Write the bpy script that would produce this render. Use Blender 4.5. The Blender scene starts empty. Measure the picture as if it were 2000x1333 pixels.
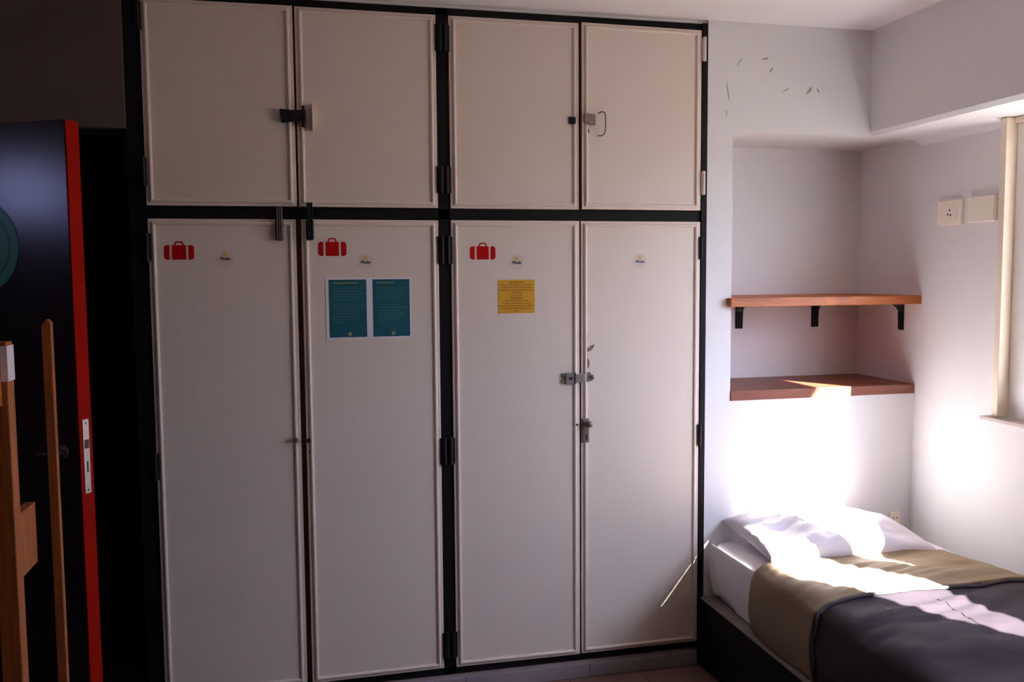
import bpy, bmesh, math, random
from mathutils import Vector, Matrix, noise
random.seed(7)
C = bpy.context.scene.collection
SC = bpy.context.scene

# ------------------------------------------------------------------ camera, world, sun, exposure
CX, CY, CZ = 0.52636, -3.24276, 1.6
RV = Vector((0.97391082, -0.22680685, -0.00750752))
UV = Vector((0.02447824, 0.07210494, 0.99709663))
FV = Vector((0.22560701, 0.97126697, -0.07577562))
cd = bpy.data.cameras.new('camera'); cam = bpy.data.objects.new('camera', cd); C.objects.link(cam)
cam.matrix_world = Matrix(((RV.x, UV.x, -FV.x, CX), (RV.y, UV.y, -FV.y, CY), (RV.z, UV.z, -FV.z, CZ), (0, 0, 0, 1)))
cd.sensor_width = 36; cd.lens = 1725.644 / 2000 * 36; cd.clip_start = 0.05
SC.camera = cam

SC.view_settings.view_transform = 'Standard'; SC.view_settings.look = 'None'
SC.view_settings.exposure = 0.0; SC.view_settings.gamma = 1.0
SC.view_settings.use_curve_mapping = False

world = bpy.data.worlds.new('sky'); SC.world = world; world.use_nodes = True
wn = world.node_tree.nodes; wl = world.node_tree.links
bg = wn['Background']; bg.inputs['Strength'].default_value = 7.0
tc = wn.new('ShaderNodeTexCoord'); sep = wn.new('ShaderNodeSeparateXYZ'); ramp = wn.new('ShaderNodeValToRGB')
mr = wn.new('ShaderNodeMapRange'); mr.inputs[1].default_value = -1; mr.inputs[2].default_value = 1
wl.new(tc.outputs['Generated'], sep.inputs[0]); wl.new(sep.outputs['Z'], mr.inputs[0])
wl.new(mr.outputs[0], ramp.inputs[0])
# hazy brightening of the sky round the sun
dot = wn.new('ShaderNodeVectorMath'); dot.operation = 'DOT_PRODUCT'
sd = Vector((0.55, -1.0, 0.71)).normalized(); dot.inputs[1].default_value = sd
wl.new(tc.outputs['Generated'], dot.inputs[0])
mxm = wn.new('ShaderNodeMath'); mxm.operation = 'MAXIMUM'; mxm.inputs[1].default_value = 0.0; wl.new(dot.outputs['Value'], mxm.inputs[0])
pw = wn.new('ShaderNodeMath'); pw.operation = 'POWER'; pw.inputs[1].default_value = 9.0; wl.new(mxm.outputs[0], pw.inputs[0])
hz = wn.new('ShaderNodeMix'); hz.data_type = 'RGBA'; hz.blend_type = 'ADD'; hz.inputs[0].default_value = 1.0
sc_ = wn.new('ShaderNodeVectorMath'); sc_.operation = 'SCALE'; sc_.inputs[0].default_value = (2.1, 2.15, 2.9)
wl.new(pw.outputs[0], sc_.inputs['Scale']); wl.new(ramp.outputs[0], hz.inputs[6]); wl.new(sc_.outputs[0], hz.inputs[7])
wl.new(hz.outputs[2], bg.inputs['Color'])
e = ramp.color_ramp.elements
e[0].position = 0.0; e[0].color = (0.52, 0.43, 0.34, 1)
e[1].position = 1.0; e[1].color = (0.42, 0.56, 1.0, 1)
k = ramp.color_ramp.elements.new(0.49); k.color = (0.80, 0.72, 0.66, 1)
k = ramp.color_ramp.elements.new(0.53); k.color = (0.86, 0.93, 1.20, 1)
k = ramp.color_ramp.elements.new(0.72); k.color = (0.66, 0.78, 1.15, 1)

SUN = Vector((-0.55, 1.0, -0.71)).normalized()
sl = bpy.data.lights.new('sun', 'SUN'); so = bpy.data.objects.new('sun', sl); C.objects.link(so)
so.rotation_euler = SUN.to_track_quat('-Z', 'Y').to_euler(); so.location = (6, -6, 6)
sl.energy = 110.0; sl.angle = 0.0093; sl.color = (1.0, 0.95, 0.90)

# the window openings, one added: portals only guide the daylight through them
def portal(name, loc, rot, sx, sy):
    l = bpy.data.lights.new(name, 'AREA'); l.shape = 'RECTANGLE'; l.size = sx; l.size_y = sy; l.cycles.is_portal = True
    o = bpy.data.objects.new(name, l); C.objects.link(o); o.location = loc; o.rotation_euler = rot
portal('window_daylight', (3.235, -1.52, 1.605), (0, math.pi / 2, 0), 1.09, 2.08)
portal('added_window_daylight', (-1.74, -0.73, 1.98), (0, -math.pi / 2, 0), 0.30, 0.40)
SC.cycles.max_bounces = 14; SC.cycles.diffuse_bounces = 10; SC.cycles.glossy_bounces = 4
SC.cycles.sample_clamp_indirect = 12; SC.cycles.use_denoising = True
SC.cycles.caustics_reflective = False; SC.cycles.caustics_refractive = False

# ------------------------------------------------------------------ materials
def mat(name, col, rough=0.6, metal=0.0, var=0.0, vscale=6.0, bump=0.0, bscale=60.0, col2=None, spec=0.5, stretch=None):
    m = bpy.data.materials.new(name); m.use_nodes = True
    n = m.node_tree.nodes; l = m.node_tree.links; b = n['Principled BSDF']
    b.inputs['Base Color'].default_value = (*col, 1); b.inputs['Roughness'].default_value = rough
    b.inputs['Metallic'].default_value = metal; b.inputs['Specular IOR Level'].default_value = spec
    t = n.new('ShaderNodeTexCoord'); mp = n.new('ShaderNodeMapping'); l.new(t.outputs['Object'], mp.inputs[0])
    if stretch: mp.inputs['Scale'].default_value = stretch
    if var or col2:
        nz = n.new('ShaderNodeTexNoise'); nz.inputs['Scale'].default_value = vscale; nz.inputs['Detail'].default_value = 6
        l.new(mp.outputs[0], nz.inputs['Vector'])
        mx = n.new('ShaderNodeMix'); mx.data_type = 'RGBA'
        c2 = col2 or tuple(c * (1 - var) for c in col)
        mx.inputs[6].default_value = (*col, 1); mx.inputs[7].default_value = (*c2, 1)
        l.new(nz.outputs['Fac'], mx.inputs[0]); l.new(mx.outputs[2], b.inputs['Base Color'])
    if bump:
        nb = n.new('ShaderNodeTexNoise'); nb.inputs['Scale'].default_value = bscale; nb.inputs['Detail'].default_value = 4
        l.new(mp.outputs[0], nb.inputs['Vector'])
        bp = n.new('ShaderNodeBump'); bp.inputs['Strength'].default_value = bump; bp.inputs['Distance'].default_value = 0.004
        l.new(nb.outputs['Fac'], bp.inputs['Height']); l.new(bp.outputs[0], b.inputs['Normal'])
    return m

def wood(name, c1, c2, axis='X', rough=0.45, scale=9.0):
    m = bpy.data.materials.new(name); m.use_nodes = True
    n = m.node_tree.nodes; l = m.node_tree.links; b = n['Principled BSDF']
    t = n.new('ShaderNodeTexCoord'); mp = n.new('ShaderNodeMapping'); l.new(t.outputs['Object'], mp.inputs[0])
    s = {'X': (0.12, 1, 1), 'Y': (1, 0.12, 1), 'Z': (1, 1, 0.12)}[axis]
    mp.inputs['Scale'].default_value = s
    nz = n.new('ShaderNodeTexNoise'); nz.inputs['Scale'].default_value = scale * 6; nz.inputs['Detail'].default_value = 8
    nz.inputs['Distortion'].default_value = 1.2
    l.new(mp.outputs[0], nz.inputs['Vector'])
    r = n.new('ShaderNodeValToRGB'); r.color_ramp.elements[0].position = 0.32; r.color_ramp.elements[1].position = 0.68
    r.color_ramp.elements[0].color = (*c1, 1); r.color_ramp.elements[1].color = (*c2, 1)
    l.new(nz.outputs['Fac'], r.inputs[0]); l.new(r.outputs[0], b.inputs['Base Color'])
    bp = n.new('ShaderNodeBump'); bp.inputs['Strength'].default_value = 0.15; bp.inputs['Distance'].default_value = 0.002
    l.new(nz.outputs['Fac'], bp.inputs['Height']); l.new(bp.outputs[0], b.inputs['Normal'])
    b.inputs['Roughness'].default_value = rough
    return m

def tile_mat(name, c1, c2, grout, sx, sy):
    m = bpy.data.materials.new(name); m.use_nodes = True
    n = m.node_tree.nodes; l = m.node_tree.links; b = n['Principled BSDF']
    t = n.new('ShaderNodeTexCoord'); br = n.new('ShaderNodeTexBrick')
    br.offset = 0; br.inputs['Scale'].default_value = 1; br.inputs['Brick Width'].default_value = sx
    br.inputs['Row Height'].default_value = sy; br.inputs['Mortar Size'].default_value = 0.003
    br.inputs['Color1'].default_value = (*c1, 1); br.inputs['Color2'].default_value = (*c2, 1); br.inputs['Mortar'].default_value = (*grout, 1)
    l.new(t.outputs['Object'], br.inputs['Vector']); l.new(br.outputs['Color'], b.inputs['Base Color'])
    b.inputs['Roughness'].default_value = 0.35
    return m

M = {}
M['plaster'] = mat('plaster', (0.82, 0.80, 0.81), 0.85, var=0.05, vscale=3, bump=0.25, bscale=9)
M['ceiling'] = mat('ceiling', (0.91, 0.86, 0.87), 0.9, var=0.03, bump=0.15, bscale=8)
M['brownwall'] = mat('brownwall', (0.125, 0.080, 0.072), 0.85, var=0.25, bump=0.2, bscale=12)
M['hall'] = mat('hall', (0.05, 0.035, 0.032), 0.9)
M['floor'] = tile_mat('floor_tiles', (0.22, 0.13, 0.11), (0.19, 0.11, 0.095), (0.07, 0.05, 0.045), 0.3, 0.3)
M['mortar'] = mat('mortar', (0.42, 0.35, 0.33), 0.9, var=0.4, vscale=14, bump=0.5, bscale=40)
M['skirt'] = mat('skirting_tile', (0.34, 0.28, 0.31), 0.35, var=0.2, vscale=8)
M['cream'] = mat('cream_paint', (0.79, 0.67, 0.585), 0.42, var=0.05, vscale=2.5, bump=0.12, bscale=140)
M['doorside'] = mat('door_edge_wood', (0.30, 0.12, 0.075), 0.6, var=0.4, vscale=10)
M['black'] = mat('black_paint', (0.005, 0.004, 0.0045), 0.6, var=0.3, spec=0.2)
M['blackmetal'] = mat('black_metal', (0.006, 0.005, 0.005), 0.5, 0.0, spec=0.3)
M['steel'] = mat('steel', (0.55, 0.50, 0.48), 0.35, 0.9, var=0.4, vscale=30)
M['bronze'] = mat('bronze', (0.30, 0.23, 0.20), 0.42, 0.7, var=0.4, vscale=40)
M['darksteel'] = mat('dark_steel', (0.16, 0.12, 0.11), 0.4, 0.7, var=0.4, vscale=50)
M['red'] = mat('red_vinyl', (0.52, 0.004, 0.004), 0.7, var=0.1, spec=0.1)
M['white'] = mat('white_plastic', (0.96, 0.88, 0.74), 0.5, var=0.04)
M['paper'] = mat('laminate', (0.84, 0.76, 0.80), 0.35, var=0.05)
M['teal'] = mat('teal_print', (0.010, 0.115, 0.150), 0.4, var=0.25, vscale=12)
M['tealtext'] = mat('pale_teal_text', (0.06, 0.18, 0.20), 0.5)
M['olivetext'] = mat('olive_text', (0.28, 0.30, 0.14), 0.5)
M['yellow'] = mat('yellow_print', (0.72, 0.36, 0.012), 0.45, var=0.08)
M['browntext'] = mat('brown_text', (0.30, 0.10, 0.01), 0.5)
M['logo'] = mat('clear_sticker', (0.70, 0.59, 0.53), 0.3)
M['sun_yellow'] = mat('sun_yellow', (0.72, 0.40, 0.10), 0.5)
M['ink'] = mat('ink', (0.012, 0.004, 0.004), 0.5)
M['shelfwood'] = wood('shelf_wood', (0.30, 0.065, 0.007), (0.50, 0.135, 0.016), 'X', 0.45)
M['ledgewood'] = wood('ledge_wood', (0.16, 0.048, 0.026), (0.25, 0.075, 0.038), 'X', 0.42)
M['pine'] = wood('pine', (0.27, 0.065, 0.012), (0.42, 0.125, 0.022), 'Z', 0.55)
M['doorwood'] = mat('door_brown', (0.016, 0.006, 0.012), 0.24, var=0.2)
M['dooredge'] = mat('door_red_edge', (0.36, 0.008, 0.002), 0.8, var=0.2, spec=0.05)
M['green'] = mat('green_vinyl', (0.02, 0.30, 0.15), 0.45, var=0.1)
M['darkgreen'] = mat('dark_green_ring', (0.004, 0.07, 0.035), 0.45)
M['sheet'] = mat('sheet', (0.82, 0.79, 0.82), 0.85, var=0.04, bump=0.3, bscale=14)
M['pillow'] = mat('pillowcase', (0.70, 0.65, 0.71), 0.85, var=0.05, bump=0.35, bscale=16)
M['taupe'] = mat('taupe_cloth', (0.25, 0.175, 0.105), 0.85, var=0.15, vscale=5, bump=0.4, bscale=18)
M['charcoal'] = mat('charcoal_cloth', (0.046, 0.034, 0.044), 0.85, spec=0.2, var=0.2, vscale=5, bump=0.4, bscale=18)
M['hem'] = mat('hem_cloth', (0.07, 0.055, 0.06), 0.85, var=0.2, vscale=30)
M['bedblack'] = mat('bed_black', (0.005, 0.004, 0.004), 0.7, var=0.2, spec=0.15)
M['platform'] = mat('bed_platform', (0.24, 0.20, 0.17), 0.7, var=0.2)
M['frame_cream'] = mat('window_cream', (0.84, 0.70, 0.55), 0.5, var=0.04)
M['frame_white'] = mat('window_white', (0.92, 0.92, 0.92), 0.4)
M['sill'] = mat('sill_stone', (0.45, 0.36, 0.34), 0.6, var=0.2, vscale=20)
M['outer'] = mat('outer_render', (0.55, 0.52, 0.50), 0.9)
M['crack'] = mat('crack', (0.38, 0.32, 0.31), 0.9)
M['chip'] = mat('chipped_paint', (0.22, 0.15, 0.13), 0.8)
g = bpy.data.materials.new('window_glass'); g.use_nodes = True
nt = g.node_tree; nt.nodes.remove(nt.nodes['Principled BSDF'])
tr = nt.nodes.new('ShaderNodeBsdfTransparent'); gl = nt.nodes.new('ShaderNodeBsdfGlossy'); mx = nt.nodes.new('ShaderNodeMixShader')
gl.inputs['Roughness'].default_value = 0.02; mx.inputs[0].default_value = 0.06
tr.inputs['Color'].default_value = (0.95, 0.97, 0.97, 1)
nt.links.new(tr.outputs[0], mx.inputs[1]); nt.links.new(gl.outputs[0], mx.inputs[2])
nt.links.new(mx.outputs[0], nt.nodes['Material Output'].inputs[0]); M['glass'] = g
g2 = g.copy(); g2.name = 'blue_glass'; M['blueglass'] = g2  # pane of the added window, tinted to make the door sheen bluer
for n_ in g2.node_tree.nodes:
    if n_.type == 'BSDF_TRANSPARENT': n_.inputs['Color'].default_value = (0.80, 0.80, 1.0, 1)

# ------------------------------------------------------------------ helpers
def add_box(bm, x0, x1, y0, y1, z0, z1, mi=0):
    v = [bm.verts.new(p) for p in ((x0, y0, z0), (x1, y0, z0), (x1, y1, z0), (x0, y1, z0), (x0, y0, z1), (x1, y0, z1), (x1, y1, z1), (x0, y1, z1))]
    fs = [bm.faces.new([v[i] for i in f]) for f in ((0, 3, 2, 1), (4, 5, 6, 7), (0, 1, 5, 4), (1, 2, 6, 5), (2, 3, 7, 6), (3, 0, 4, 7))]
    for f in fs: f.material_index = mi
    return v

def obj(name, bm, m, parent=None, bevel=0, smooth=False, segs=2):
    bmesh.ops.recalc_face_normals(bm, faces=bm.faces)
    me = bpy.data.meshes.new(name); bm.to_mesh(me); bm.free()
    for mm in (m if isinstance(m, (list, tuple)) else [m]): me.materials.append(mm)
    if smooth:
        for p in me.polygons: p.use_smooth = True
    o = bpy.data.objects.new(name, me); C.objects.link(o)
    if parent: o.parent = parent
    if bevel:
        b = o.modifiers.new('bevel', 'BEVEL'); b.width = bevel; b.segments = segs; b.limit_method = 'ANGLE'
    return o

def box(name, x0, x1, y0, y1, z0, z1, m, parent=None, bevel=0):
    bm = bmesh.new(); add_box(bm, x0, x1, y0, y1, z0, z1); return obj(name, bm, m, parent, bevel)

def tag(o, label=None, cat=None, group=None, kind=None):
    if label: o['label'] = label
    if cat: o['category'] = cat
    if group: o['group'] = group
    if kind: o['kind'] = kind
    return o

def empty(name, loc, label, cat, group=None):
    o = bpy.data.objects.new(name, None); C.objects.link(o); o.location = loc; o.empty_display_size = 0.05
    # children are built in world coordinates
    return tag(o, label, cat, group)

def attach(child, root):
    bpy_inv = Matrix.Translation(-Vector(root.location)); child.parent = root; child.matrix_parent_inverse = bpy_inv
    return child

def part(name, bm, m, root, **k):
    o = obj(name, bm, m, None, **k); return attach(o, root)
def pbox(name, x0, x1, y0, y1, z0, z1, m, root, bevel=0):
    bm = bmesh.new(); add_box(bm, x0, x1, y0, y1, z0, z1); return part(name, bm, m, root, bevel=bevel)
def sub(name, bm, m, parent, **k):
    return obj(name, bm, m, parent, **k)

def tube(bm, pts, r, n=10, cap=True):
    pts = [Vector(p) for p in pts]; rings = []
    for i, p in enumerate(pts):
        d = (pts[min(i + 1, len(pts) - 1)] - pts[max(i - 1, 0)]).normalized()
        a = d.orthogonal().normalized()
        if rings:
            a = (prev_a - d * prev_a.dot(d)).normalized()
        prev_a = a
        b = d.cross(a); rr = r[i] if isinstance(r, (list, tuple)) else r
        rings.append([bm.verts.new(p + (a * math.cos(t) + b * math.sin(t)) * rr) for t in (2 * math.pi * k / n for k in range(n))])
    for i in range(len(rings) - 1):
        for k in range(n):
            bm.faces.new((rings[i][k], rings[i][(k + 1) % n], rings[i + 1][(k + 1) % n], rings[i + 1][k]))
    if cap:
        bm.faces.new(rings[0][::-1]); bm.faces.new(rings[-1])

def prism(bm, pts2, y0, y1, mi=0):
    """outline in (x, z) extruded from y0 to y1"""
    a = [bm.verts.new((x, y0, z)) for x, z in pts2]; b = [bm.verts.new((x, y1, z)) for x, z in pts2]
    fs = [bm.faces.new(a), bm.faces.new(b[::-1])]
    n = len(pts2)
    for i in range(n): fs.append(bm.faces.new((a[i], b[i], b[(i + 1) % n], a[(i + 1) % n])))
    for f in fs: f.material_index = mi

def disc_pts(cx, cz, r, n=40, sx=1.0):
    return [(cx + r * sx * math.cos(2 * math.pi * i / n), cz + r * math.sin(2 * math.pi * i / n)) for i in range(n)]

def rrect(x0, x1, z0, z1, rl, rr, n=5):
    """rounded rectangle: rl radius on the left corners, rr on the right ones"""
    out = []
    for cx, cz, r, a0 in ((x1 - rr, z1 - rr, rr, 0), (x0 + rl, z1 - rl, rl, 90), (x0 + rl, z0 + rl, rl, 180), (x1 - rr, z0 + rr, rr, 270)):
        if r < 1e-6: out.append((cx, cz)); continue
        for i in range(n + 1):
            t = math.radians(a0 + 90 * i / n); out.append((cx + r * math.cos(t), cz + r * math.sin(t)))
    return out

# ------------------------------------------------------------------ the room shell
XW, XB, ZC, ZB = 3.03, 2.79, 2.575, 2.152
XL, YB = -1.6, -4.6
def struct(o): o['kind'] = 'structure'; return o
struct(box('floor', XL - .14, XW + .2, YB - .1, 1.6, -0.1, 0.0, M['floor']))
struct(box('ceiling', XL - .14, XW + .2, YB - .1, 1.6, ZC, ZC + .12, M['ceiling']))
# back wall beside the wardrobe, with the shelf niche
bm = bmesh.new()
add_box(bm, 2.0705, 2.18, 0, .50, 0, ZC)
add_box(bm, 2.18, XW, 0, .50, 0, 1.082)
add_box(bm, 2.18, XW, 0, .50, ZB, ZC)
add_box(bm, 2.18, XW, .405, .50, 1.082, ZB)
wb = struct(obj('wall_back', bm, M['plaster']))
# the flaked plaster and hairline cracks above the niche
def crack(pts, w):
    bm = bmesh.new(); n = len(pts); L = []; R = []
    for i, (x, z) in enumerate(pts):
        a = Vector(pts[max(i - 1, 0)]); b = Vector(pts[min(i + 1, n - 1)]); d = (b - a).normalized(); nn = Vector((-d.y, d.x))
        ww = w * (0.25 + math.sin(math.pi * (i + .3) / n)) / 1.25
        L.append((x + nn.x * ww, z + nn.y * ww)); R.append((x - nn.x * ww, z - nn.y * ww))
    prism(bm, L + R[::-1], -0.0012, 0.0004)
    o = sub('plaster_crack', bm, M['crack'], wb); return o
crack([(2.156, 2.345), (2.150, 2.33), (2.156, 2.31), (2.158, 2.29), (2.164, 2.272)], .0016)
crack([(2.300, 2.437), (2.316, 2.440), (2.327, 2.444)], .0035)
crack([(2.335, 2.388), (2.342, 2.397), (2.348, 2.405)], .0032)
crack([(2.392, 2.315), (2.408, 2.322), (2.420, 2.331)], .0022)
crack([(2.500, 2.312), (2.512, 2.322), (2.520, 2.336)], .0055)
crack([(2.544, 2.334), (2.550, 2.326), (2.555, 2.318)], .003)
crack([(2.195, 2.405), (2.205, 2.425), (2.216, 2.436)], .0016)
crack([(2.150, 2.235), (2.152, 2.225), (2.149, 2.212)], .0012)
# wall with the doorway, brown paint
bm = bmesh.new()
add_box(bm, XL, -.84, 0, .12, 0, ZC)
add_box(bm, -.84, -.0525, 0, .12, 2.10, ZC)
struct(obj('wall_entrance', bm, M['brownwall'], bevel=0.004))
# the hall behind the doorway
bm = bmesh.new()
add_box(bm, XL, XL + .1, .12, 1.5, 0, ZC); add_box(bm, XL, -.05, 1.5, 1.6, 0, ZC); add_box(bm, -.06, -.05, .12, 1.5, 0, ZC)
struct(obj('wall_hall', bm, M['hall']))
bm = bmesh.new(); add_box(bm, -.86, -.84, .0, .12, 0, 2.12); add_box(bm, -.072, -.0525, .03, .12, 0, 2.10); add_box(bm, -.84, -.072, .03, .12, 2.08, 2.10)
struct(obj('trim_1', bm, M['black']))
# behind the wardrobe
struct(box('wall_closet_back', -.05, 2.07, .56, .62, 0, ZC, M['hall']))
# right wall with the window opening
Y0, Y1, Z0, Z1 = -2.56, -0.478, 1.058, ZB
bm = bmesh.new()
add_box(bm, XW, XW + .2, Y1, .50, 0, ZC)
add_box(bm, XW, XW + .2, YB, Y0, 0, ZC)
add_box(bm, XW, XW + .2, Y0, Y1, 0, Z0)
add_box(bm, XW, XW + .2, Y0, Y1, Z1, ZC)
struct(obj('wall_right', bm, M['plaster']))
# the beam along the right wall, its lower edge chamfered
bm = bmesh.new(); ch = .016
prof = [(XB, ZC), (XB, ZB + ch), (XB + ch * .9, ZB), (XW, ZB), (XW, ZC)]
a = [bm.verts.new((x, 0, z)) for x, z in prof]; b = [bm.verts.new((x, YB, z)) for x, z in prof]
bm.faces.new(a); bm.faces.new(b[::-1])
for i in range(5): bm.faces.new((a[i], b[i], b[(i + 1) % 5], a[(i + 1) % 5]))
# rounded plaster where the beam meets the wall, up to the window
cz_ = [(XW - .150 + .150 * math.sin(t), ZB - .036 * (1 - math.cos(t))) for t in [math.pi / 2 * i / 12 for i in range(13)]] + [(XW, ZB + .002), (XW - .150, ZB + .002)]
a = [bm.verts.new((x, 0, z)) for x, z in cz_]; b = [bm.verts.new((x, -.474, z)) for x, z in cz_]
bm.faces.new(a); bm.faces.new(b[::-1])
for i in range(len(cz_)): bm.faces.new((a[i], b[i], b[(i + 1) % len(cz_)], a[(i + 1) % len(cz_)]))
bt = struct(obj('trim_2', bm, M['plaster']))
# left wall, with a small window added for the door's blue sheen
ly0, ly1, lz0, lz1 = -0.92, -0.54, 1.84, 2.12
bm = bmesh.new()
add_box(bm, XL - .13, XL, ly1, 0.12, 0, ZC); add_box(bm, XL - .13, XL, YB, ly0, 0, ZC)
add_box(bm, XL - .13, XL, ly0, ly1, 0, lz0); add_box(bm, XL - .13, XL, ly0, ly1, lz1, ZC)
struct(obj('wall_left', bm, M['brownwall']))
struct(box('wall_front', XL, XW, YB - .1, YB, 0, ZC, M['brownwall']))
# added unseen slab outside the window, placed to cut the sun patch's upper edge
struct(box('added_eave', XW + .2, 3.72, -5.0, .6, 2.598, 2.75, M['outer']))
# skirting under the wardrobe: mortar strip and tiles
struct(box('trim_4', -.05, 2.07, .010, .05, .052, .072, M['mortar']))
bm = bmesh.new()
x = -.05
while x < 2.07:
    x1 = min(2.07, (math.floor((x + 1e-4 - .089) / .5) + 1) * .5 + .089)
    add_box(bm, x + .001, x1 - .001, .004, .05, 0, .052); x = x1
struct(obj('baseboard_back', bm, M['skirt'], bevel=.001))

# window in the right wall
win = tag(bpy.data.objects.new('window_1', None), kind='structure'); C.objects.link(win); win.location = (XW + .1, -1.38, Z0)
bm = bmesh.new()
add_box(bm, 3.000, 3.125, Y1 - .022, Y1 + .006, Z0, Z1 - .002); add_box(bm, 3.000, 3.125, Y0, Y0 + .022, Z0, Z1 - .002)
add_box(bm, 3.031, 3.125, Y0 + .022, Y1 - .022, Z1 - .022, Z1 - .002)
part('window_frame', bm, M['frame_cream'], win, bevel=.002)
bm = bmesh.new(); add_box(bm, 2.975, 3.225, Y0 + .001, Y1 + .038, Z0 - .014, Z0 - .001)
part('window_sill', bm, M['sill'], win, bevel=.002)
def sash(ya, yb, x0, x1, zb, st):
    bm = bmesh.new(); zt = Z1 - .024
    add_box(bm, x0, x1, yb - st[1], yb, Z0, zt); add_box(bm, x0, x1, ya, ya + st[0], Z0, zt)
    add_box(bm, x0, x1, ya + st[0], yb - st[1], Z0, zb); add_box(bm, x0, x1, ya + st[0], yb - st[1], zt - .05, zt)
    s = part('sash', bm, M['frame_white'], win, bevel=.002)
    bm = bmesh.new(); xm = (x0 + x1) / 2; add_box(bm, xm - .002, xm + .002, ya + st[0], yb - st[1], zb, zt - .05)
    gp = obj('pane', bm, M['glass']); gp.parent = s
sash(-1.66, Y1 - .0235, 3.045, 3.072, 1.165, (.10, .0885))
sash(Y0 + .024, -1.56, 3.076, 3.103, 1.255, (.06, .225))
# added unseen window, left wall, reflected as sheen in the open door
w2 = tag(bpy.data.objects.new('added_window', None), kind='structure'); C.objects.link(w2); w2.location = (XL - .06, -.77, lz0)
bm = bmesh.new()
add_box(bm, XL - .09, XL - .05, ly0, ly0 + .03, lz0, lz1); add_box(bm, XL - .09, XL - .05, ly1 - .03, ly1, lz0, lz1)
add_box(bm, XL - .09, XL - .05, ly0 + .03, ly1 - .03, lz0, lz0 + .03); add_box(bm, XL - .09, XL - .05, ly0 + .03, ly1 - .03, lz1 - .03, lz1)
part('window_frame', bm, M['frame_white'], w2)
bm = bmesh.new(); add_box(bm, XL - .072, XL - .068, ly0 + .03, ly1 - .03, lz0 + .03, lz1 - .03); part('pane', bm, M['blueglass'], w2)

# ------------------------------------------------------------------ the built-in wardrobe
wd = empty('built_in_wardrobe', (1.01, .05, 0), 'tall built-in wardrobe with eight cream doors in a black frame', 'wardrobe')
FY = 0.006
bm = bmesh.new()
ZT, ZM0, ZM1, ZD = 2.537, 1.8006, 1.8403, .098
add_box(bm, -.052, -.002, FY, .55, 0, 2.562)       # left stile / side
add_box(bm, 1.006, 1.049, FY, .06, .072, 2.562)    # centre stile
add_box(bm, 1.012, 1.043, .06, .55, .072, 2.562)   # centre partition
add_box(bm, 2.047, 2.0695, -.003, .55, 0, 2.562)   # right stile / side
add_box(bm, -.002, 2.047, FY, .06, ZT + .001, 2.562)
add_box(bm, -.002, 2.047, FY, .06, ZM0 + .001, ZM1 - .001)
add_box(bm, -.002, 2.047, FY, .06, .072, ZD)
add_box(bm, -.002, 2.047, .06, .55, ZT, ZT + .02); add_box(bm, -.002, 2.047, .06, .55, .072, .09)
part('frame', bm, M['black'], wd)
for xm_ in (.507, 1.552):
    for za, zb in ((.1, ZM0 - .001), (ZM1 + .001, 2.536)): pbox('meeting_stile', xm_ - .02, xm_ + .02, .022, .05, za, zb, M['doorside'], wd)['label'] = 'red-brown stile behind the gap between two doors'
box_back = pbox('back_panel', -.002, 2.047, .54, .55, .09, ZT, M['doorside'], wd)
attach(pbox('filler_strip', -.052, 2.0695, .010, .05, 2.5625, ZC - .001, M['plaster'], wd), wd)

def bead_ring(bm, x0, x1, z0, z1, w, h, y):
    """half-round moulding running round a door near its edge"""
    prof = [(0, 0), (w * .15, h * .75), (w * .5, h), (w * .85, h * .75), (w, 0)]
    corners = [(x0, z0, 1, 1), (x1, z0, -1, 1), (x1, z1, -1, -1), (x0, z1, 1, -1)]
    rings = []
    for cx, cz, sx, sz in corners:
        rings.append([bm.verts.new((cx + sx * a, y - b, cz + sz * a)) for a, b in prof])
    for i in range(4):
        r0, r1 = rings[i], rings[(i + 1) % 4]
        for k in range(len(prof) - 1):
            bm.faces.new((r0[k], r0[k + 1], r1[k + 1], r1[k]))

def wdoor(x0, x1, z0, z1, hinge, ajar, label=None, yoff=0.0, brk=None):
    """a door in its own frame: origin on the hinge edge"""
    hx = x0 if hinge == 'L' else x1
    bm = bmesh.new(); T = .020
    v = add_box(bm, x0 - hx, x1 - hx, -.001, T, z0, z1, 1)
    bm.faces.ensure_lookup_table(); bm.faces[2].material_index = 0
    d = obj('door', bm, [M['cream'], M['doorside']], None, bevel=.0025)
    d.location = (hx, yoff, 0)
    d.rotation_euler = (0, 0, math.radians(-ajar if hinge == 'L' else ajar))
    attach(d, wd); d.location = (hx, yoff, 0)
    bm = bmesh.new(); bead_ring(bm, x0 - hx + .012, x1 - hx - .012, z0 + .010, z1 - .010, .013, .0075, -.001)
    bd = obj('moulding', bm, M['cream'], d)
    d['label'] = label
    return d, hx
UL, hUL = wdoor(.003, .503, ZM1 + .002, ZT - .002, 'L', .9, 'upper cream door, first from the doorway')
UR, hUR = wdoor(.509, 1.005, ZM1 + .002, ZT - .002, 'R', .3, 'upper cream door with the boxy pull, second from the doorway')
U3, h3 = wdoor(1.051, 1.545, ZM1 + .001, ZT - .002, 'L', .2, 'upper cream door with a small black square, third from the doorway')
U4, h4 = wdoor(1.552, 2.044, ZM1 + .002, ZT - .001, 'R', 1.4, 'upper cream door with the wire pull, beside the white wall')
LL, hLL = wdoor(.004, .497, ZD + .002, ZM0 - .002, 'L', .0, 'lower cream door, first from the doorway')
LR, hLR = wdoor(.514, 1.005, ZD + .003, ZM0 - .002, 'R', 1.0, 'lower cream door carrying the teal notice')
L3, hl3 = wdoor(1.051, 1.545, ZD + .002, ZM0 - .001, 'L', .5, 'lower cream door carrying the yellow notice')
L4, hl4 = wdoor(1.551, 2.044, ZD + .002, ZM0 - .001, 'R', .1, 'lower cream door beside the white wall')

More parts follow.
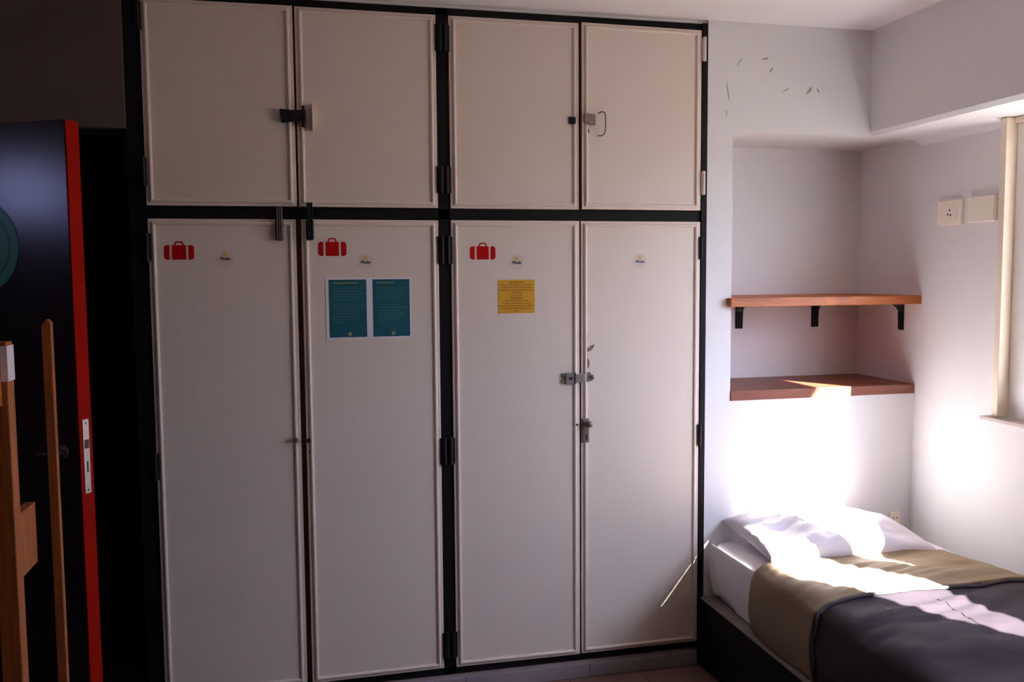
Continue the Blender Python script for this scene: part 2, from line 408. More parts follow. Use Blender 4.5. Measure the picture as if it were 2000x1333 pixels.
def hinge_on(door, hx, xc, z, h, m, w=.030, t=.012):
    bm = bmesh.new()
    x = xc - hx
    tube(bm, [(x, -.008, z - h / 2), (x, -.008, z + h / 2)], .0075, 10)
    add_box(bm, x - w / 2, x + w / 2, -.006, .003, z - h / 2 + .003, z + h / 2 - .003)
    o = obj('hinge', bm, m, door, bevel=.002)
    return o
for z in (2.475, 1.957): hinge_on(UL, hUL, -.001, z, .10, M['blackmetal'], .02)
for z in (1.700, .939): hinge_on(LL, hLL, .001, z, .10, M['blackmetal'], .026)
for z in (2.453, 1.945): hinge_on(UR, hUR, 1.018, z, .10, M['blackmetal'], .034)
for z in (2.453, 1.945): hinge_on(U3, h3, 1.038, z, .10, M['blackmetal'], .034)
for z in (1.689, .940, .191): hinge_on(LR, hLR, 1.017, z, .105, M['blackmetal'], .034)
for z in (1.689, .940, .191): hinge_on(L3, hl3, 1.040, z, .105, M['blackmetal'], .034)
for z in (2.463, 1.950): hinge_on(U4, h4, 2.052, z, .092, M['cream'], .014)
for z in (1.696, .951): hinge_on(L4, hl4, 2.045, z, .088, M['blackmetal'], .012)

def dlocal(o, door, hx):  # mesh already built about hx
    return o
# hasp across the two upper doors
bm = bmesh.new()
prism(bm, [(.452, 2.178), (.487, 2.175), (.540, 2.176), (.541, 2.142), (.487, 2.134), (.457, 2.130)], -.022, -.009)
add_box(bm, .527, .537, -.026, -.004, 2.118, 2.190)
for i in range(7): tube(bm, [(.492 + i * .007, -.022, 2.142), (.492 + i * .007, -.022, 2.172)], .003, 6)
for v in bm.verts: v.co.x -= hUL
sub('hasp', bm, M['blackmetal'], UL, bevel=.0015)['label'] = 'black hasp with barrel'
# boxy pull on the second upper door
bm = bmesh.new()
prism(bm, rrect(.541, .566, 2.106, 2.201, .004, .002), -.007, -.001)
add_box(bm, .561, .566, -.028, -.004, 2.108, 2.199)
for v in bm.verts: v.co.x -= hUR
sub('pull_handle', bm, M['cream'], UR, bevel=.001)
# black squares, keyhole and wire pull of the other upper pair
bm = bmesh.new(); add_box(bm, 1.504 - h3, 1.530 - h3, -.010, -.001, 2.161, 2.187); sub('lock_stub', bm, M['blackmetal'], U3, bevel=.002)
bm = bmesh.new(); prism(bm, [(x - h4, z) for x, z in [(1.560, 2.200), (1.604, 2.196), (1.604, 2.158), (1.574, 2.158), (1.570, 2.166), (1.560, 2.166)]], -.012, -.002)
sub('lock_plate', bm, M['bronze'], U4, bevel=.0015)
def keyhole(door, hx, x, z, s=1.0):
    bm = bmesh.new(); prism(bm, disc_pts(x - hx, z + .004 * s, .0042 * s, 16), -.0022, -.0005)
    add_box(bm, x - hx - .0026 * s, x - hx + .0026 * s, -.0022, -.0005, z - .008 * s, z + .003 * s)
    return sub('keyhole', bm, M['ink'], door)
keyhole(U4, h4, 1.578, 2.136)
bm = bmesh.new(); pz = [(1.618, -.002, 2.203), (1.626, -.018, 2.207), (1.634, -.026, 2.203), (1.637, -.028, 2.19), (1.638, -.028, 2.16), (1.637, -.028, 2.135), (1.633, -.026, 2.122), (1.625, -.018, 2.117), (1.618, -.002, 2.119)]
tube(bm, [(x - h4, y, z) for x, y, z in pz], .0024, 8)
sub('pull_handle', bm, M['bronze'], U4, smooth=True)
# the two bolts that hang over the rail above the lower doors
for x0, x1, zt, zb, m, dr, hx in ((.429, .452, 1.842, 1.722, M['darksteel'], LL, hLL), (.5345, .555, 1.856, 1.724, M['blackmetal'], LR, hLR)):
    bm = bmesh.new()
    add_box(bm, x0 - hx, x1 - hx, -.022, -.010, zb, zt)
    add_box(bm, x0 - .003 - hx, x1 + .003 - hx, -.013, -.003, zb + .004, 1.795)
    for i in range(3): add_box(bm, x0 + .003 + i * .007 - hx, x0 + .006 + i * .007 - hx, -.0245, -.020, zb + .012, zt - .004)
    sub('slide_bolt', bm, m, dr, bevel=.0015)
# knobs of the first lower pair
def knob(door, hx, x, z, r, m, y0=-.008, depth=.026):
    bm = bmesh.new(); tube(bm, [(x - hx, 0, z), (x - hx, -depth * .5, z), (x - hx, -depth * .62, z), (x - hx, -depth * .9, z), (x - hx, -depth, z)], [r * .5, r * .45, r * .95, r, r * .6], 16)
    return sub('knob', bm, m, door, smooth=True)
knob(LL, hLL, .479, 1.013, .008, M['doorside']); knob(LR, hLR, .523, 1.010, .0085, M['ink']); keyhole(LR, hLR, .527, .962)
# hasp, escutcheon and knob of the last pair
bm = bmesh.new()
add_box(bm, 1.486, 1.523, -.016, -.008, 1.178, 1.222); add_box(bm, 1.523, 1.560, -.022, -.014, 1.183, 1.215)
add_box(bm, 1.474, 1.487, -.010, -.002, 1.205, 1.218); add_box(bm, 1.474, 1.487, -.010, -.002, 1.180, 1.193)
tube(bm, [(1.524, -.018, 1.178), (1.524, -.018, 1.222)], .004, 8)
for v in bm.verts: v.co.x -= hl3
sub('hasp', bm, M['steel'], L3, bevel=.0015)['label'] = 'steel hasp closing the door pair'
bm = bmesh.new(); prism(bm, [(x - hl3, z) for x, z in [(1.500, 1.203), (1.512, 1.206), (1.512, 1.194), (1.496, 1.194)]], -.0175, -.0155)
sub('keyhole', bm, M['ink'], L3)
bm = bmesh.new()
prism(bm, [(x - hl4, z) for x, z in [(1.572, 1.218), (1.586, 1.220), (1.590, 1.212), (1.601, 1.208), (1.603, 1.195), (1.595, 1.186), (1.572, 1.182)]], -.008, -.001)
tube(bm, [(1.590 - hl4, -.008, 1.203), (1.590 - hl4, -.020, 1.205), (1.596 - hl4, -.022, 1.200), (1.596 - hl4, -.008, 1.197)], .002, 8)
sub('staple_plate', bm, M['bronze'], L4, bevel=.001)
bm = bmesh.new(); add_box(bm, 1.556 - hl4, 1.582 - hl4, -.0085, -.001, .945, 1.040)
esc = sub('lock_plate', bm, M['bronze'], L4, bevel=.002)
knob(L4, hl4, 1.578, 1.020, .0125, M['bronze'], depth=.034)
bm = bmesh.new(); prism(bm, disc_pts(1.570 - hl4, .972, .004, 16), -.0095, -.008); add_box(bm, 1.5675 - hl4, 1.5725 - hl4, -.0095, -.008, .956, .972)
sub('keyhole', bm, M['ink'], L4)
bm = bmesh.new(); prism(bm, disc_pts(1.532 - hl3, 1.018, .004, 14), -.011, -.0085); sub('screw', bm, M['ink'], L3)
# chipped paint above the hasp
bm = bmesh.new()
prism(bm, [(1.5755 - hl4, 1.33), (1.577 - hl4, 1.345), (1.5765 - hl4, 1.365), (1.5745 - hl4, 1.38), (1.574 - hl4, 1.345)], -.0018, -.0006)
prism(bm, [(x - hl4, z) for x, z in [(1.576, 1.298), (1.590, 1.301), (1.603, 1.315), (1.606, 1.327), (1.592, 1.322), (1.580, 1.312), (1.577, 1.318)]], -.0018, -.0006)
prism(bm, [(x - hl4, z) for x, z in [(1.575, 1.336), (1.577, 1.30), (1.577, 1.275), (1.5735, 1.275), (1.573, 1.31)]], -.0018, -.0006)
prism(bm, [(x - hl4, z) for x, z in [(1.576, 1.275), (1.583, 1.268), (1.587, 1.252), (1.583, 1.237), (1.577, 1.232), (1.5755, 1.245)]], -.0018, -.0006)
sub('paint_chip', bm, M['chip'], L4)

# ------------------------------------------------------------------ stickers and notices on the doors
def dy(x, which):   # front face of the (slightly ajar) door at x
    door, hx, a = {'LL': (LL, hLL, 0), 'LR': (LR, hLR, 1.0), 'L3': (L3, hl3, .5), 'L4': (L4, hl4, .1)}[which]
    return -.001 - abs(x - hx) * math.tan(math.radians(a)), (0 if a == 0 else (math.radians(a) if door in (LR, L4) else -math.radians(a)))
def suitcase(cx, cz, w, which, label):
    y, rot = dy(cx, which)
    s = w / .1; bm = bmesh.new()
    zb, zt = -.033 * s, .018 * s
    prism(bm, rrect(-.0235 * s, .0235 * s, zb, zt, .001, .001, 2), -.0006, 0)
    prism(bm, rrect(-.05 * s, -.0315 * s, zb, zt, .010 * s, .0005), -.0006, 0)
    prism(bm, rrect(.0315 * s, .05 * s, zb, zt, .0005, .010 * s), -.0006, 0)
    out = [(-.0155 * s, zt), (-.0155 * s, zt + .007 * s), (-.010 * s, zt + .0135 * s), (.010 * s, zt + .0135 * s), (.0155 * s, zt + .007 * s), (.0155 * s, zt)]
    inn = [(.0105 * s, zt), (.0105 * s, zt + .005 * s), (.007 * s, zt + .0085 * s), (-.007 * s, zt + .0085 * s), (-.0105 * s, zt + .005 * s), (-.0105 * s, zt)]
    for i in range(5):
        q = [out[i], out[i + 1], inn[4 - i], inn[5 - i]]; prism(bm, q, -.0006, 0)
    o = obj('suitcase_sticker', bm, M['red']); o.location = (cx, y - .0003, cz); o.rotation_euler = (0, 0, rot)
    tag(o, label, 'sticker', 'red suitcase stickers on the wardrobe doors')
suitcase(.1035, 1.690, .098, 'LL', 'red suitcase sticker on the wardrobe door nearest the open room door')
suitcase(.6215, 1.7015, .099, 'LR', 'red suitcase sticker above the teal notice')
suitcase(1.170, 1.686, .096, 'L3', 'red suitcase sticker above and beside the yellow notice')

def text_mesh(s, size, m, parent, loc, bold=.0):
    cu = bpy.data.curves.new('lettering', 'FONT'); cu.body = s; cu.size = size; cu.align_x = 'CENTER'; cu.align_y = 'CENTER'
    cu.extrude = .0002; cu.offset = bold
    tmp = bpy.data.objects.new('lettering_tmp', cu); C.objects.link(tmp)
    bpy.context.view_layer.update()
    me = bpy.data.meshes.new_from_object(tmp.evaluated_get(bpy.context.evaluated_depsgraph_get()))
    bpy.data.objects.remove(tmp)
    me.materials.clear(); me.materials.append(m)
    o = bpy.data.objects.new('lettering', me); C.objects.link(o); o.parent = parent
    o.location = loc; o.rotation_euler = (math.pi / 2, 0, 0)
    return o
def logo(cx, cz, which, label):
    y, rot = dy(cx, which)
    bm = bmesh.new(); prism(bm, disc_pts(0, 0, .0285, 40), -.0005, 0)
    o = obj('round_sticker', bm, M['logo']); o.location = (cx, y - .0003, cz); o.rotation_euler = (0, 0, rot)
    tag(o, label, 'sticker', 'round logo stickers on the wardrobe doors')
    bm = bmesh.new()
    pts = []
    for i in range(24):
        r = .0088 if i % 2 == 0 else .0066
        pts.append((-.001 + r * math.cos(i * math.pi / 12), .0125 + r * math.sin(i * math.pi / 12)))
    prism(bm, pts, -.0009, -.0005); sub('sun_emblem', bm, M['sun_yellow'], o)
    text_mesh('Pindo', .0155, M['ink'], o, (0, -.0007, -.002), .0005)
logo(.2555, 1.6625, 'LL', 'round logo sticker on the wardrobe door nearest the open room door')
logo(.738, 1.648, 'LR', 'round logo sticker centred above the teal notice')
logo(1.300, 1.644, 'L3', 'round logo sticker centred above the yellow notice')
logo(1.792, 1.646, 'L4', 'round logo sticker alone on the wardrobe door beside the white wall')

def words(bm, x0, x1, z, h, frac, rnd, align='L'):
    """a line of print too small to read: strokes of word length"""
    W = (x1 - x0) * frac; x = x0 if align == 'L' else (x0 + x1 - W) / 2; xe = x + W
    while x < xe - .002:
        w = min(rnd.uniform(.005, .013), xe - x)
        add_box(bm, x, x + w, -.0014, -.0009, z - h / 2, z + h / 2); x += w + .0022
rnd = random.Random(3)
y, rot = dy(.7465, 'LR')
bm = bmesh.new(); prism(bm, rrect(-.1525, .1525, -.111, .111, .004, .004), -.0008, 0)
nt_ = obj('teal_notice', bm, M['paper']); nt_.location = (.7465, y - .0004, 1.480); nt_.rotation_euler = (0, 0, rot)
tag(nt_, 'laminated notice with two teal pages under the second suitcase sticker', 'notice')
for x0, x1, hf, rows in ((-.1415, -.0075, .80, (.95, .86, .97, .88, .80, 0, 1.0, .84, .86, .80, .78, .8, .3)),
                         (.0145, .1485, .55, (.97, .96, .8, .84, .66, 0, .76, .92, .76, .86, .95, .72, .3))):
    bm = bmesh.new(); add_box(bm, x0, x1, -.0011, -.0008, -.104, .104); pg = sub('page', bm, M['teal'], nt_)
    bm = bmesh.new(); words(bm, x0 + .015, x1 - .006, .092, .0045, hf, rnd); sub('heading', bm, M['olivetext'], pg)
    bm = bmesh.new(); z = .073
    for fr in rows:
        if fr: words(bm, x0 + .015, x1 - .006, z, .0032, fr, rnd)
        else: sub('lettering', bm, M['tealtext'], pg); bm = bmesh.new()
        z -= .0102
    words(bm, x0 + .022, x1 - .03, -.075, .0012, 1, rnd)
    sub('lettering', bm, M['tealtext'], pg)
    bm = bmesh.new(); prism(bm, disc_pts((x0 + x1) / 2 + .006, -.0925, .0075, 12), -.0014, -.0009); sub('sun_emblem', bm, M['olivetext'], pg)
y, rot = dy(1.2975, 'L3')
bm = bmesh.new(); prism(bm, rrect(-.070, .070, -.063, .063, .002, .002), -.0008, 0)
yn = obj('yellow_notice', bm, M['yellow']); yn.location = (1.2975, y - .0004, 1.515); yn.rotation_euler = (0, 0, rot)
tag(yn, 'small square yellow notice on the third lower wardrobe door', 'notice')
bm = bmesh.new(); z = .0535
for i, fr in enumerate((.42, .95, .88, 1.0, .3, 0, .36, .68, .84, 1.0, .88, .15)):
    if fr: words(bm, -.066, .066, z, .0042 if i in (0, 6) else .0030, fr, rnd, 'C')
    z -= .0098
add_box(bm, -.021, .021, -.0014, -.0009, .0035, .0055)
sub('lettering', bm, M['browntext'], yn)

# ------------------------------------------------------------------ shelves in the niche
sh = empty('wall_shelf', (2.6, .19, 1.464), 'orange-brown wooden shelf on black brackets, upper board of the niche', 'shelf')
bm = bmesh.new(); add_box(bm, 2.1805, XW - .001, 0, .404, 1.464, 1.498); add_box(bm, 2.163, XW - .001, -.034, -.0008, 1.462, 1.498)
part('board', bm, M['shelfwood'], sh, bevel=.002)
def bracket(base, along, w=.030, drop=.118, reach=.20):
    """curved angle bracket: base on the wall, 'along' points away from the wall"""
    A = Vector(along); S = Vector((0, 0, 1)).cross(A); B = Vector(base)
    bm = bmesh.new(); pr = []
    n = 14
    out = [(0.004, -drop), (.006, -drop * .45)] + [(.006 + reach * .30 * (1 - math.cos(t)), -drop * .45 + (drop * .45 - .004) * math.sin(t)) for t in [math.pi / 2 * i / n for i in range(1, n + 1)]] + [(reach, -.004)]
    inn = [(reach, -.0005), (.0005, -.0005), (.0005, -drop)]
    poly = out + inn
    a = [bm.verts.new(B + A * u + Vector((0, 0, v)) + S * (w / 2)) for u, v in poly]
    b = [bm.verts.new(B + A * u + Vector((0, 0, v)) - S * (w / 2)) for u, v in poly]
    bm.faces.new(a); bm.faces.new(b[::-1]); m = len(poly)
    for i in range(m): bm.faces.new((a[i], b[i], b[(i + 1) % m], a[(i + 1) % m]))
    for sgn in (-1, 0, 1):
        p = [B + A * .007 + S * (sgn * w * .36) + Vector((0, 0, -drop + .003)), B + A * .009 + S * (sgn * w * .36) + Vector((0, 0, -drop * .35))]
        tube(bm, p, .0028, 8)
    return part('bracket', bm, M['blackmetal'], sh)
bracket((2.425, .4045, 1.464), (0, -1, 0), .034)
bracket((2.806, .4045, 1.464), (0, -1, 0), .034)
bracket((XW - .0005, .089, 1.464), (-1, 0, 0), .030)
lg = box('niche_ledge', 2.1805, XW - .0005, -.005, .404, 1.0825, 1.122, M['ledgewood'], None, .002)
tag(lg, 'thick red-brown board filling the bottom of the niche', 'shelf')

# ------------------------------------------------------------------ electrical plates
so1 = box('socket_plate', XW - .012, XW - .0003, -.262, -.127, 1.779, 1.878, M['white'], None, .003)
tag(so1, 'cream socket plate with three holes on the window wall', 'socket')
bm = bmesh.new()
for dyy, dz in ((0, .013), (-.007, -.007), (.009, -.004)):
    c = Vector((XW - .012, -.200 + dyy, 1.826 + dz)); tube(bm, [c + Vector((.0005, 0, 0)), c - Vector((.0006, 0, 0))], .0035, 10)
sub('socket_holes', bm, M['ink'], so1)
bm = bmesh.new(); add_box(bm, XW - .014, XW - .0115, -.240, -.150, 1.795, 1.862); sub('insert', bm, M['white'], so1, bevel=.001)
for o_ in so1.children:
    if o_.name.startswith('socket_holes'): o_.location.x = -.0025
so2 = box('blank_plate', XW - .016, XW - .0003, -.434, -.298, 1.783, 1.879, M['white'], None, .003)
tag(so2, 'blank cream cover plate beside the window', 'cover plate')
so3 = box('wall_socket', 2.925, 2.975, -.008, -.0003, .525, .575, M['white'], None, .002)
tag(so3, 'small white socket low on the wall behind the pillow', 'socket')
bm = bmesh.new()
for xx in (2.942, 2.958): tube(bm, [(xx, -.0075, .55), (xx, -.0088, .55)], .0035, 8)
sub('socket_holes', bm, M['chip'], so3)

# ------------------------------------------------------------------ the bed
bd = empty('single_bed', (2.55, -1.0, 0), 'low black single bed base in the corner under the window', 'bed')
bm = bmesh.new(); add_box(bm, 2.052, 2.080, -1.98, -.012, .012, .281); add_box(bm, 2.080, 3.018, -.034, -.012, .012, .270); add_box(bm, 2.080, 3.018, -1.98, -1.955, .012, .270); add_box(bm, 2.992, 3.018, -1.955, -.034, .012, .270)
part('frame', bm, M['bedblack'], bd, bevel=.003)
pbox('platform', 2.0525, 3.018, -1.98, -.012, .2815, .290, M['platform'], bd, .002)
for lx in (2.056, 2.965):
    for lyy in (-.07, -1.97): pbox('leg', lx, lx + .05, lyy, lyy + .05, 0, .0118, M['bedblack'], bd)

def smoothstep(a, b, x):
    t = max(0, min(1, (x - a) / (b - a))); return t * t * (3 - 2 * t)

# mattress: section around the bed's long axis, swept along y
def mattress():
    bm = bmesh.new(); rings = []
    ys = [-1.965, -1.955, -1.93] + [-1.9 + i * .045 for i in range(40)] + [-.10, -.06, -.035, -.022]
    for yi, y in enumerate(ys):
        e = min(1, max(0, (-.018 - y) / .05)); e2 = min(1, max(0, (y + 1.97) / .05))
        sh_ = 1 - (1 - min(e, e2)) ** 2 * 1.0
        sh_ = max(.0, sh_); rx = .02 * (1 - sh_)
        x0, x1, z0, z1 = 2.100 + rx, 2.932 - rx, .2905, .523 - .022 * (1 - sh_)
        ring = []
        sec = []
        for t in range(7):   # left side, bottom to top
            u = t / 6; z = z0 + (z1 - .03 - z0) * u
            bul = .012 * math.sin(math.pi * u) ; tap = .018 * (1 - u) ** 1.5
            sec.append((x0 - bul + tap, z))
        for t in range(1, 5):
            a = math.pi / 2 * t / 5; sec.append((x0 + .026 * (1 - math.cos(a)), z1 - .03 + .030 * math.sin(a)))
        for t in range(1, 20): sec.append((x0 + .03 + (x1 - x0 - .06) * t / 20, z1))
        for t in range(0, 5):
            a = math.pi / 2 * (1 - t / 5); sec.append((x1 - .026 * (1 - math.cos(a)), z1 - .03 + .030 * math.sin(a)))
        for t in range(6, -1, -1):
            u = t / 6; sec.append((x1, z0 + (z1 - .03 - z0) * u))
        for x, z in sec:
            nn = noise.noise(Vector((x * 5, y * 4, z * 6))) * .007 + noise.noise(Vector((x * 16 + y * 9, y * 7, z * 12))) * .003
            if x < 2.2: x -= abs(nn) * .8 * (z < .5); 
            ring.append(bm.verts.new((x, y, z + (nn * .6 if z > .5 else 0))))
        rings.append(ring)
    n = len(rings[0])
    for i in range(len(rings) - 1):
        for k in range(n): bm.faces.new((rings[i][k], rings[i][(k + 1) % n], rings[i + 1][(k + 1) % n], rings[i + 1][k]))
    bm.faces.new(rings[0][::-1]); bm.faces.new(rings[-1])
    o = obj('mattress', bm, M['sheet'], smooth=True)
    return o
mt = mattress()
tag(mt, 'mattress in a pale fitted sheet on the black bed base', 'mattress')
# loose sheet hanging down the side of the head end
def sheet_skirt():
    bm = bmesh.new(); rows = []
    N = 46
    for i in range(N + 1):
        s = i / N; y = -.028 - s * .55; row = []
        for j in range(11):
            v = j / 10; z = .512 - v * (.218 - .02 * math.sin(s * 9))
            z = max(z, .2925)
            x = 2.094 - .006 * math.sin(v * math.pi) + .014 * v * v + .006 * noise.noise(Vector((y * 18, v * 2.0, 3))) * (v + .2)
            x -= .004
            row.append(bm.verts.new((x, y, z)))
        rows.append(row)
    for i in range(N):
        for j in range(10): bm.faces.new((rows[i][j], rows[i][j + 1], rows[i + 1][j + 1], rows[i + 1][j]))
    o = obj('sheet_drape', bm, M['sheet'], mt, smooth=True)
    sm = o.modifiers.new('thick', 'SOLIDIFY'); sm.thickness = .0015
    return o
sheet_skirt()

# pillow
def pillow():
    bm = bmesh.new(); NU, NV = 56, 36
    Lx, Ly, H = .35, .215, .082
    top = {}; bot = {}
    for i in range(NU + 1):
        for j in range(NV + 1):
            u = -1 + 2 * i / NU; v = -1 + 2 * j / NV
            # pinched outline: sides curve inwards between the corners
            px = u * (1 - .045 * (1 - v * v) * abs(u) ** 3) * Lx
            py = v * (1 - .075 * (1 - u * u) * abs(v) ** 3) * Ly
            h = ((1 - abs(u) ** 2.6) * (1 - abs(v) ** 2.6)) ** .50 * H
            wr = noise.noise(Vector((u * 2.2 + 4, v * 2.0, 1))) * .020 + noise.noise(Vector((u * 7 - v * 3, v * 6, 5))) * .006
            edge = 1 - max(abs(u), abs(v)) ** 4
            # creases running in from the left end
            cr = math.sin(v * 19 + 2 * noise.noise(Vector((u * 3, v * 3, 9)))) * .009 * smoothstep(-.1, -.95, u) * (1 - abs(u) ** 10)
            cr += (.5 - abs(noise.noise(Vector((u * 5 + v * 2, v * 7 - u * 4, 11))))) * .014 * smoothstep(.4, -.6, u) - .004
            h2 = h + (wr + cr) * edge
            h2 -= .030 * math.exp(-(((u + .62) / .18) ** 2 + ((v + .25) / .35) ** 2))
            h2 += .030 * math.exp(-(((u - .15) / .4) ** 2 + ((v - .05) / .5) ** 2))
            top[i, j] = bm.verts.new((px, py, h2 + .001))
            if 0 < i < NU and 0 < j < NV: bot[i, j] = bm.verts.new((px, py, -min(h * .55, .034) - .001))
            else: bot[i, j] = top[i, j]
    for i in range(NU):
        for j in range(NV):
            bm.faces.new((top[i, j], top[i + 1, j], top[i + 1, j + 1], top[i, j + 1]))
            q = [bot[i, j], bot[i, j + 1], bot[i + 1, j + 1], bot[i + 1, j]]
            if len(set(q)) == 4:
                try: bm.faces.new(q)
                except ValueError: pass
    o = obj('pillow', bm, M['pillow'], smooth=True)
    o.location = (2.490, -.222, .566); o.rotation_euler = (math.radians(5), math.radians(1.5), math.radians(-2))
    return o
pl = pillow(); tag(pl, 'rumpled pale grey pillow lying against the wall at the bed head', 'pillow')

# blanket: draped grid, u runs from the wall side over the bed and down the side; taupe fold at the head
def blanket_surface(y, u, off):
    """u 0..1 across the top from the wall side to the bed edge, 1..2 down the side"""
    k = smoothstep(-.41, -.95, y)
    xr = 2.852 + .084 * smoothstep(-.41, -.80, y) + .004 * math.sin(y * 9)
    xe = 2.088
    zt = .530 + off
    puff = .012 + .020 * smoothstep(-.5, -.8, y) * (1 - smoothstep(-1.0, -1.4, y) * .5)
    if u <= 1:
        x = xr + (xe - xr) * u
        z = zt + puff * math.sin(math.pi * min(1, u * .98 + .02)) ** .6
        w = noise.noise(Vector((x * 3.0, y * 7.0, 2.0))) * .016 + noise.noise(Vector((x * 7 + y * 5, y * 12, 7.0))) * .006
        w += (.5 - abs(noise.noise(Vector((x * 3.2 + y * 2.5 + 3, y * 15 - x * 3, 4.0))))) * .016 - .005
        z += w * smoothstep(0, .12, u) * (1 - smoothstep(.93, 1, u) * .6)
        r = smoothstep(.94, 1, u); z -= .016 * r * r
        edge = smoothstep(.06, 0, u); z -= edge * (.006 + .05 * smoothstep(-.6, -.8, y))
        return x, y, z
    v = u - 1
    zs = zt + puff * .2 - .016
    z = zs + (.296 - zs) * v
    x = xe - .016 * math.sin(min(1, v * 1.3) * math.pi / 2) - off * .6
    x += noise.noise(Vector((y * 6, v * 2.2, 4))) * .012 * v - .008 * math.sin(v * math.pi) * (1 + math.sin(y * 11))
    x += .012 * v * v * v
    return min(x, 2.093), y, z
def blanket_part(name, y0, y1, off, m, parent, thick, ny, loc=None):
    bm = bmesh.new(); rows = []
    us = [i / 44 for i in range(45)] + [1 + i / 18 for i in range(1, 19)]
    for i in range(ny + 1):
        y = y0 + (y1 - y0) * i / ny; row = []
        for u in us:
            yy = y
            if i == 0: yy += .008 * math.sin(u * 9 + y0 * 5) * .8
            row.append(bm.verts.new(blanket_surface(yy, u, off)))
        rows.append(row)
    for i in range(ny):
        for j in range(len(us) - 1): bm.faces.new((rows[i][j], rows[i][j + 1], rows[i + 1][j + 1], rows[i + 1][j]))
    o = obj(name, bm, m, parent, smooth=True)
    sm = o.modifiers.new('thick', 'SOLIDIFY'); sm.thickness = thick; sm.offset = 1
    return o
bl = blanket_part('blanket', -.50, -1.96, .000, M['charcoal'], None, .006, 70)
tag(bl, 'charcoal blanket with a taupe turned-down top covering the bed', 'blanket')
fold = blanket_part('folded_top', -.415, -.800, .009, M['taupe'], bl, .009, 34); fold['label'] = 'taupe turned-down top'
# hem along the fold's edge
bm = bmesh.new(); pts = []
for i in range(60):
    u = i / 59 * 1.9; x, y, z = blanket_surface(-.815 + .006 * math.sin(u * 14), u, .010); pts.append((x - (.004 if u > 1 else 0), y, z + (.002 if u < 1 else 0)))
tube(bm, pts, [.0062 + .0014 * math.sin(i * 2.3) for i in range(60)], 8)
hm = sub('hem', bm, M['hem'], bl, smooth=True)
# seam lines of the charcoal part
bm = bmesh.new()
for k_, n0, n1 in ((.545, 1, 13), (.80, 2, 9)):
    bm = bmesh.new(); pts = []
    for i in range(n0, n1):
        y = -.84 - i * .027; x, yy, z = blanket_surface(y, k_ + .006 * i, .0); pts.append((x, yy, z + .0062))
    tube(bm, pts, .0009, 5)
    sub('seam', bm, M['ink'], bl)

# ------------------------------------------------------------------ the open room door
ang = math.radians(30)
dl = Vector((math.cos(ang), -math.sin(ang), 0))       # hinge -> lock edge
dn = Vector((-math.sin(ang), -math.cos(ang), 0))      # front face normal
hp = Vector((-.81, -.012, 0)); W = .790; T = .050
rd = tag(bpy.data.objects.new('door_1', None), kind='structure'); C.objects.link(rd)
rd.location = hp; rd.rotation_euler = (0, 0, -ang)
bm = bmesh.new(); add_box(bm, 0, W - .004, -T / 2, T / 2, .008, 2.056); obj('leaf', bm, M['doorwood'], rd, bevel=.002)
bm = bmesh.new(); add_box(bm, W - .0038, W, -T / 2 + .0005, T / 2 - .0005, .009, 2.055); le = obj('lock_edge', bm, M['dooredge'], rd); le['label'] = 'red-orange door edge'
bm = bmesh.new(); add_box(bm, W, W + .0022, -.013, .011, .952, 1.177)
fp = obj('lock_plate', bm, M['steel'], rd, bevel=.001)
bm = bmesh.new(); add_box(bm, W + .0022, W + .003, -.009, .008, 1.089, 1.115); add_box(bm, W + .0022, W + .0028, -.003, .003, 1.017, 1.049)
tube(bm, [(W + .002, -.001, 1.164), (W + .003, -.001, 1.164)], .003, 8); tube(bm, [(W + .002, -.001, .963), (W + .003, -.001, .963)], .003, 8)
obj('latch_hole', bm, M['ink'], fp)
for sy in (-1, 1):
    bm = bmesh.new(); y0 = sy * T / 2
    tube(bm, [(W - .06, y0, 1.080), (W - .06, y0 + sy * .040, 1.080), (W - .066, y0 + sy * .048, 1.080), (W - .115, y0 + sy * .048, 1.076)], [.008, .008, .008, .007], 10)
    tube(bm, [(W - .06, y0, 1.080), (W - .06, y0 + sy * .006, 1.080)], .022, 16)
    obj('door_handle', bm, M['darksteel'], rd, smooth=True)
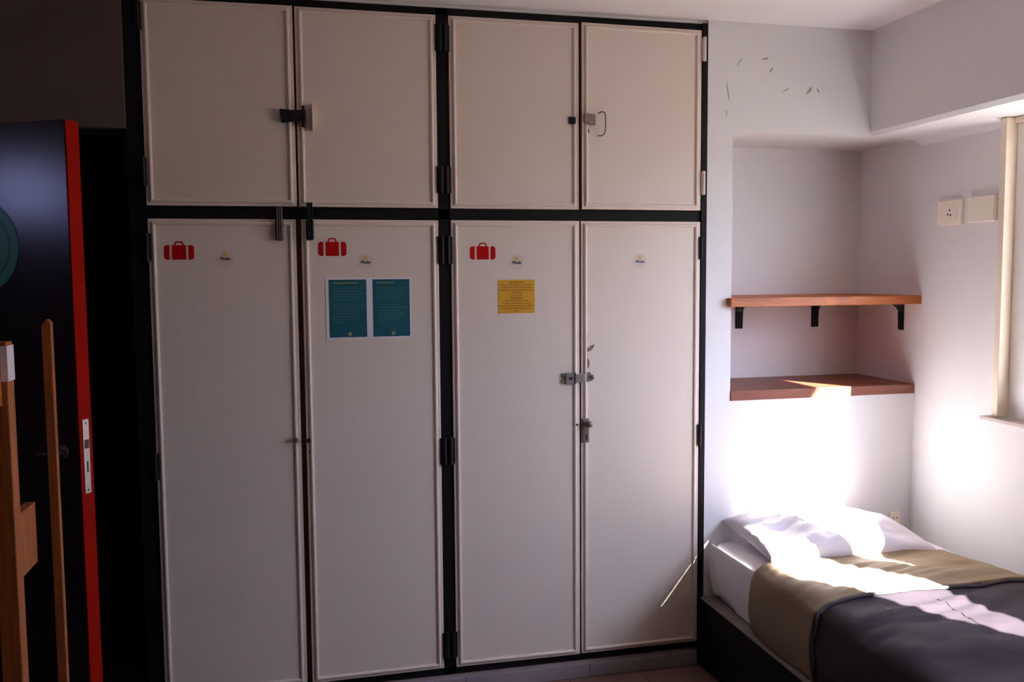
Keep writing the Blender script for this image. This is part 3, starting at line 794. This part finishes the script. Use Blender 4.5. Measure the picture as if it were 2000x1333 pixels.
# green round sticker on the leaf
bm = bmesh.new()
for r0, r1, mi in ((0, .100, 0), (.100, .107, 1), (.107, .138, 0)):
    a_ = [(r1 * math.cos(t), r1 * math.sin(t)) for t in (2 * math.pi * i / 64 for i in range(64))]
    if r0 == 0: prism(bm, a_, -.0008, 0, mi)
    else:
        b_ = [(r0 * math.cos(t), r0 * math.sin(t)) for t in (2 * math.pi * i / 64 for i in range(64))]
        for i in range(64): prism(bm, [a_[i], a_[(i + 1) % 64], b_[(i + 1) % 64], b_[i]], -.0008, 0, mi)
gs = obj('green_sticker', bm, [M['green'], M['darkgreen']])
gs.rotation_euler = (0, 0, -ang)
px = .461
gs.location = hp + dl * px + dn * (T / 2 + .0006) + Vector((0, 0, 1.695))
tag(gs, 'large round green sticker with a darker ring on the open door', 'sticker')

# ------------------------------------------------------------------ pine bunk bed post and slat by the door
bk = empty('bunk_bed', (-.9, -2.0, 0), 'pine bunk bed end post with a cross board, in front of the open door', 'bunk bed')
def post(x0, x1, y0, y1, z1, name='post'):
    return pbox(name, x0, x1, y0, y1, 0, z1, M['pine'], bk, .003)
post(-.181, -.137, -1.045, -1.0, 1.455)
post(-1.14, -1.095, -1.045, -1.0, 1.455); post(-.181, -.137, -2.99, -2.945, 1.455); post(-1.14, -1.095, -2.99, -2.945, 1.455)
pbox('band', -.1825, -.1355, -1.0465, -.9985, 1.365, 1.446, M['paper'], bk)['label'] = 'pinkish white wrap near the post top'  # plain pale box round the post, near its top
pbox('cross_board', -.162, -.138, -.9995, -.885, .896, 1.048, M['pine'], bk, .002)
for z in (.30, 1.31):
    pbox('side_rail', -.172, -.150, -2.945, -1.045, z, z + .12, M['pine'], bk, .002); pbox('side_rail', -1.13, -1.106, -2.945, -1.045, z, z + .12, M['pine'], bk, .002)
    pbox('end_rail', -1.095, -.194, -1.034, -1.012, z, z + .12, M['pine'], bk, .002); pbox('end_rail', -1.095, -.194, -2.978, -2.956, z, z + .12, M['pine'], bk, .002)
    pbox('slat_base', -1.106, -.183, -2.945, -1.045, z + .02, z + .04, M['pine'], bk)
bm = bmesh.new(); prism(bm, [(-.022, 0), (0, 0), (0, 1.487), (-.009, 1.495), (-.022, 1.477)], -.022, .0)
sb = obj('wooden_slat', bm, M['pine'], None, .0015)
sb.location = (-.106, -.78, 0)
tag(sb, 'thin upright pine slat with a slanted top between the bunk bed and the open door', 'slat')
